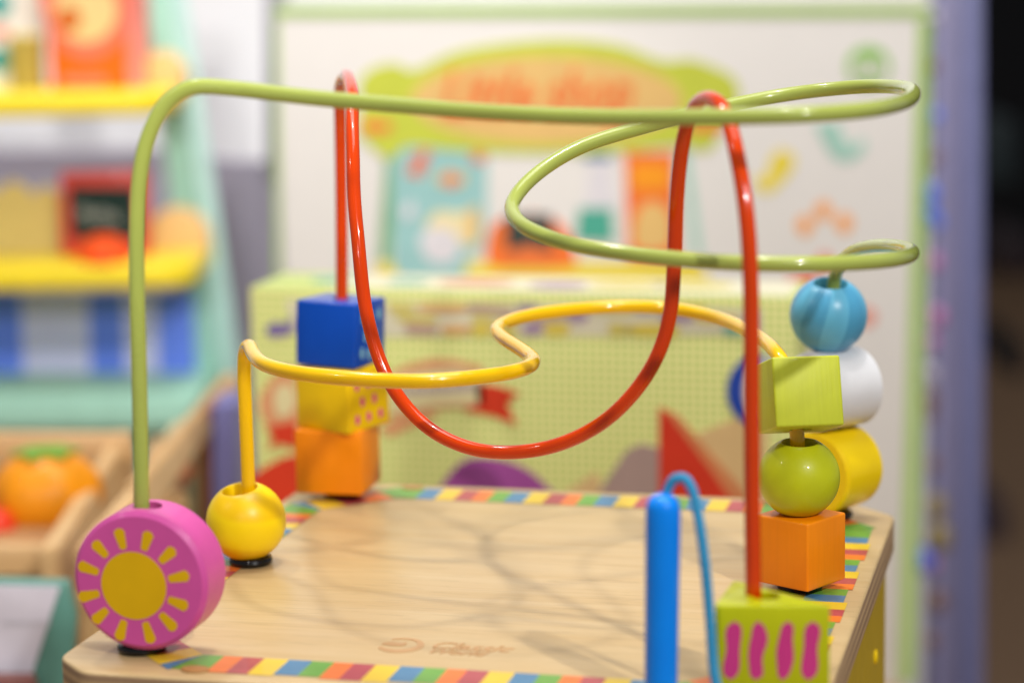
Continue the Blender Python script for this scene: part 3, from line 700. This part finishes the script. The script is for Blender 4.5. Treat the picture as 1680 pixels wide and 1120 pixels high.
for v in (8, 98): slab('dot_print', pc(0, v, 18, 20, ry=22), dS-.02, dS-.0306, dS-.0301, pr('goods_turquoise', '2f9a9a'), wb, wo, smooth=0)
slab('stripe_print', [(-18, 62), (-18, 45), (14, 45), (14, 62)], dS-.02, dS-.0306, dS-.0301, M_pkd, wb, wo, smooth=0)
bb_, bo_ = good('chalkboard_sign', 165, 440, dS-.08, 'little red framed chalkboard with white chalk writing, on the lower yellow shelf', 'chalkboard')
dC = dS-.08; M_fr = pr('board_red', 'd8483a'); M_bk = pr('board_black', '11302a', 0.6); M_ch = pr('chalk', 'b9c0b6', 0.8)
slab('frame', [(102, 438), (98, 284), (240, 280), (246, 438)], dC, dC, dC+.008, M_fr, bb_, bo_, bev=.001)
slab('board', [(118, 392), (112, 306), (222, 306), (228, 392)], dC, dC-.0008, dC-.0001, M_bk, bb_, bo_)
rs = random.Random(5); pts = []
for i in range(16): pts.append(at(128+i*4.6, 346+i*0.9+(12 if i % 2 else -10)*rs.uniform(.5, 1.1), dC))
tmx = tube_mesh([(x-bo_[0], dC-.0016-bo_[1], z-bo_[2]) for x, z in pts], .0006, 6, 4); obj('chalk_writing', tmx, M_ch, bb_)
bw, wo2 = good('toy_bowl', 172, 440, dS-.11, 'bright orange rounded toy fruit in front of the little chalkboard', 'toy fruit')
xx, zz = at(172, 438, dS-.11)
me = lathe([(0, 0), (.014, 0), (.0193, .0047), (.0201, .0117), (.0164, .0193), (.0094, .0240), (0, .0255)], 32, closed=False); obj('fruit', me, pr('fruit_orange', 'f2541a', 0.35), bw)
cr, co_ = good('scalloped_bin', 40, 440, dS-.06, 'pale butter yellow bin with a scalloped rim, left end of the lower yellow shelf', 'bin')
sc = [(-80, 438), (98, 438), (98, 330)] + [(98-46*(i/10), 322-16*math.sin(PI*i/10)) for i in range(11)] + [(52-62*(i/10), 318-20*math.sin(PI*i/10)) for i in range(1, 11)] + [(-10-70*(i/6), 318-20*math.sin(PI*i/6)) for i in range(1, 7)]
slab('front_panel', sc, dS-.06, dS-.06, dS-.055, M_butter, cr, co_); slab('back_panel', sc, dS-.06, dS-.015, dS-.01, M_butter, cr, co_)

# ------------------------------------------------------------------ wooden crates with toy fruit, lower left
M_cr = wood('crate_wood', 'd8b481', 'b98d57', 'X', 0.55, 0.5); M_cr2 = wood('crate_wood_dark', 'b08050', '8f6238', 'X', 0.6, 0.5)
dK = 1.33
ck, ko = gthing('wooden_crate', 60, 1060, dK, 'light wooden crate holding a big orange toy fruit, lower left', 'crate')
def k_(name, px, d0, d1, mat=M_cr, bev=.002): return slab(name, px, dK, d0, d1, mat, ck, ko, bev=bev)
k_('back_board', [(-300, 760), (-300, 708), (215, 712), (225, 760)], dK+.10, dK+.108)
k_('back_board', [(-300, 830), (-300, 765), (205, 765), (190, 830)], dK+.10, dK+.108, M_cr2)
k_('front_board', [(-300, 945), (-300, 895), (105, 895), (100, 945)], dK-.05, dK-.04)
k_('front_board', [(-300, 990), (-300, 950), (100, 950), (100, 990)], dK-.05, dK-.04, M_cr2)
k_('floor_board', [(-300, 905), (-300, 893), (120, 893), (120, 905)], dK-.038, dK+.098, M_cr2)
# long slanting divider board running away
def quad_board(name, a, b, c_, d_, th, mat, par, o):
    """board through four (u,v,distance) corners, given thickness"""
    V = []
    for (u, v, d) in (a, b, c_, d_):
        x, z = at(u, v, d); V.append(Vector((x-o[0], d-o[1], z-o[2])))
    n = (V[1]-V[0]).cross(V[3]-V[0]).normalized()*th
    bm = bmesh.new(); A = [bm.verts.new(v) for v in V]; B = [bm.verts.new(v+n) for v in V]
    bm.faces.new(A); bm.faces.new(B[::-1])
    for i in range(4): bm.faces.new((A[i], B[i], B[(i+1) % 4], A[(i+1) % 4]))
    bmesh.ops.recalc_face_normals(bm, faces=bm.faces[:]); bmesh.ops.bevel(bm, geom=bm.edges[:], offset=.0015, segments=2, affect='EDGES')
    return obj(name, mesh_from(bm), mat, par)
quad_board('side_board', (95, 900, 1.25), (215, 705, 1.46), (245, 870, 1.46), (112, 1130, 1.25), .010, M_cr, ck, ko)
ck2, ko2 = gthing('wooden_crate', 250, 1060, 1.36, 'wooden crate with slanting rim and mixed small toys, behind the pink disc bead', 'crate')
quad_board('top_rail', (232, 790, 1.31), (388, 610, 1.62), (398, 640, 1.62), (247, 850, 1.31), .010, M_cr, ck2, ko2)
quad_board('side_board', (150, 900, 1.24), (236, 800, 1.31), (262, 1010, 1.31), (165, 1150, 1.24), .010, M_cr, ck2, ko2)
rs = random.Random(11)
names = (('tan', 'c8a070'), ('dusty pink', 'b9776a'), ('grey green', '8aa08a'), ('cream', 'd8c9a0'), ('brick red', 'b8603a'), ('grey blue', '7f9fae'), ('violet blue', '5c59a0'))
for i, (nm, hx, u0, u1, v0) in enumerate((('tan', 'c8a070', 236, 268, 742), ('cream', 'cfc09a', 268, 290, 716), ('dusty pink', 'b9826e', 290, 306, 704), ('grey green', '95a08a', 306, 326, 690),
                                  ('brick brown', 'a0684c', 326, 344, 672), ('violet blue', '7673ac', 348, 388, 664))):
    d = 1.50
    t, o_ = gthing('toy_box', (u0+u1)/2, 900, d, nm+' toy box standing upright in the wooden crate behind the pink disc bead', 'toy box')
    slab('box', [(u0, 900), (u1, 900), (u1-1, v0), (u0, v0)], d, d, d+.05, pr('toy_box_%d' % i, hx), t, o_, bev=.0015)
for i, (nm, hx, u, v, r) in enumerate((('pale', 'ddd0b0', 262, 790, .008), ('rust red', 'b8603a', 300, 770, .007), ('sand', 'c8a070', 285, 830, .010))):
    t, o_ = gthing('small_toy', u, v, 1.44, nm+' rounded toy piece lying in front of the upright toy boxes', 'toy piece')
    me = lathe([(0, -r), (r*.7, -r*.8), (r, 0), (r*.7, r*.9), (0, r)], 16, closed=False)
    obj('piece', me, pr('small_toy_%d' % i, hx), t)
of, oo2 = gthing('toy_fruit', 82, 885, dK+.03, 'big orange toy fruit with a green leafy top in the wooden crate', 'toy fruit')
R_ = .031
prof = [(0, 0)] + [(R_*math.sin(PI*i/16)*(1.0 if i > 8 else 1.0), .027-R_*.86*math.cos(PI*i/16)) for i in range(1, 16)] + [(0, .027+R_*.86)]
me = lathe(prof, 48, closed=False)
for v in me.vertices:
    a = math.atan2(v.co.y, v.co.x); k = 1+.03*math.cos(a*6); v.co.x *= k*1.02; v.co.y *= k
obj('fruit', me, pr('fruit_amber', 'eb930c', 0.45, var=0.15), of)
for q in range(6):
    a = q*PI/3+.2; lf = prism(spline2([(0, -.004), (.012, -.006), (.020, 0), (.012, .006), (0, .004)]), 0, .0012)
    lf.transform(Matrix.Translation((0, 0, .0535)) @ Matrix.Rotation(a, 4, 'Z') @ Matrix.Rotation(.12, 4, 'Y')); obj('leaf', lf, pr('leaf_green', '6f9f35'), of)
rf, ro_ = gthing('toy_fruit', -8, 905, dK+.0, 'red toy fruit at the left edge beside the big orange one', 'toy fruit')
me = lathe([(0, 0)]+[(.013*math.sin(PI*i/12), .013-.013*math.cos(PI*i/12)) for i in range(1, 12)]+[(0, .026)], 32, closed=False); obj('fruit', me, pr('fruit_red', 'd63c22', 0.4), rf)
# card in its holder, bottom left
dD = 1.16
cd, cdo = gthing('price_card', 40, 1160, dD, 'white card with small print leaning in a teal holder, bottom left corner', 'card')
slab('card', [(-90, 1180), (-60, 958), (98, 962), (55, 1096), (40, 1180)], dD, dD, dD+.0012, pr('card_white', 'cfcbd6'), cd, cdo)
for q in range(9): slab('card_letter', [(4+q*9, 1026), (4+q*9, 1018), (9+q*9, 1018), (9+q*9, 1026)], dD, dD-.0004, dD-.0001, pr('card_print', 'b2aeb6'), cd, cdo, smooth=0)
slab('holder', [(-100, 1200), (-80, 950), (110, 956), (124, 1010), (112, 1200)], dD, dD+.002, dD+.012, pr('holder_teal', '5a8c80', 0.4), cd, cdo, bev=.001)
slab('holder_foot', [(-100, 1200), (-100, 1112), (52, 1112), (70, 1200)], dD-.01, dD-.014, dD-.004, pr('holder_red', '7a4a44', 0.4), cd, cdo, bev=.001)

# ------------------------------------------------------------------ right: lavender display post with trinkets
M_post = pr('post_lavender', '70739c', 0.4); M_post2 = pr('post_grey', '7d7a9a', 0.4)
dR = 2.00
dp, do_ = gthing('display_post', 1575, 1119, dR, 'pale lavender display post at the right, beside the cream carton', 'post')
def d_(name, px, mat, a, b): return slab(name, px, dR, a, b, mat, dp, do_, bev=.002)
d_('post', [(1516, 1500), (1536, -60), (1604, -60), (1602, 1500)], M_post2, dR, dR+.03)
d_('post_edge', [(1580, 1500), (1582, -60), (1612, -60), (1612, 1500)], M_post, dR-.012, dR-.001)
hg, ho = gthing('trinket_string', 1535, 20, 1.90, 'string of small blue, pink and brown trinkets hanging in front of the lavender post', 'trinkets')
x_, z_ = at(1535, 20, 1.90); x2_, z2_ = at(1530, 1119, 1.90)
obj('string', tube_mesh([(0, 0, .02), (x2_-x_, 0, z2_-z_)], .0008, 8, 1), M_post, hg)
tcol = [('trinket_blue', '4f74e0'), ('trinket_grey', 'a8a2b2'), ('trinket_pink', 'b26aa0'), ('trinket_brown', '7a5c50'), ('trinket_lavender', '9c98c4'), ('trinket_brass', '8a7a50')]
seq = [(1535, 30, 1, 10), (1532, 110, 3, 9), (1536, 190, 0, 9), (1534, 260, 3, 10), (1527, 320, 0, 14), (1526, 352, 0, 13), (1538, 365, 0, 10), (1534, 430, 2, 12), (1538, 520, 2, 14), (1530, 560, 2, 10), (1527, 615, 1, 14), (1527, 655, 3, 13), (1526, 680, 3, 10),
       (1530, 760, 3, 11), (1536, 830, 5, 18), (1540, 880, 5, 22), (1515, 918, 0, 17), (1530, 925, 2, 10), (1538, 985, 3, 16), (1528, 1050, 3, 12)]
for u, v, k, r in seq:
    xx, zz = at(u, v, 1.89); rr = r*1.89/F
    me = lathe([(0, -rr*1.3)]+[(rr*math.sin(PI*i/8), -rr*1.3*math.cos(PI*i/8)) for i in range(1, 8)]+[(0, rr*1.3)], 16, closed=False)
    obj('trinket', me, paint(tcol[k][0], tcol[k][1], 0.15, 0.6), hg, loc=(xx-ho[0], -.01, zz-ho[2]))

# ------------------------------------------------------------------ the room
def gbox(name, x0, x1, y0, y1, z0, z1, mat, **kw):
    me = box(x0, x1, y0, y1, z0, z1); o = obj(name, me, mat, None, smooth=0)
    o.location = (CAM.x, CAM.y, 0); o.rotation_euler = (0, 0, YAW)
    return tag(o, **kw)
M_wall = pr('wall_paint', 'e4e4e6', 0.7, var=0.02); M_cabt = pr('lavender_grey_panel', 'a9a3b4', 0.5, var=0.05)
M_tabl = wood('table_wood', 'b79a74', '9a7c58', 'X', 0.5, 0.3)
gbox('display_table', -1.1, 0.29, 0.35, 2.00, -0.35, -0.32, M_tabl, kind='structure')
xw, _ = at(1600, 500, 2.2)
gbox('wall', -1.2, xw-.03, 2.2, 2.26, -1.0, 1.2, M_wall, kind='structure')
gbox('floor', -3, 5, 0.2, 9.5, -1.05, -1.0, pr('floor_brown', 'a58466', 0.6, var=0.3), kind='structure')
M_far = pr('far_dark', '0b0d12', 0.6)
gbox('far_wall', -1, 5, 8.6, 8.7, -1.0, 2.2, M_far, kind='structure')
# lavender-grey partition in front of the wall, lower part
pa, pz = at(300, 262, 2.05); pb, _ = at(452, 262, 2.05)
pn, pno = gthing('grey_partition', 410, 1000, 2.05, 'lavender grey partition panel in the shadow between the stand and the cream carton', 'partition')
slab('panel', [(-420, 1000), (-420, 255), (300, 245), (360, 262), (456, 268), (470, 1000)], 2.05, 2.05, 2.07, M_cabt, pn, pno)
tag(obj('wall_bracket', (lambda: prism([(x, z) for x, z in P_([(436, 300), (436, -60), (470, -60), (470, 300)], 1.98)], 1.98, 2.00, 'y', .002))(), pr('bracket_grey', '8a8690', 0.5), None, loc=(CAM.x, CAM.y, 0), rot=(0, 0, YAW)), 'narrow grey upright between the wall and the cream carton', 'upright')
# dim goods far away on the right
for i, (u, v, w_, h_, hx) in enumerate(((1640, 250, 60, 110, '1c2a2e'), (1670, 420, 50, 70, '2a1c22'), (1668, 590, 30, 60, '101218'), (1630, 900, 40, 160, '3c3040'))):
    t, o_ = gthing('display_block', u, v+h_/2, 4.2+i*.2, ('dark teal block', 'dark plum block', 'black rounded block', 'dim violet brown block')[i]+' far off in the dim aisle at the right', 'display block')
    me = prism([(x-o_[0], z-o_[2]) for x, z in P_(rrect(u-w_/2, u+w_/2, v-h_/2, v+h_/2, 12), 4.2+i*.2)], 0, .3, 'y', .01)
    obj('block', me, pr('aisle_%d' % i, hx, 0.5), t)
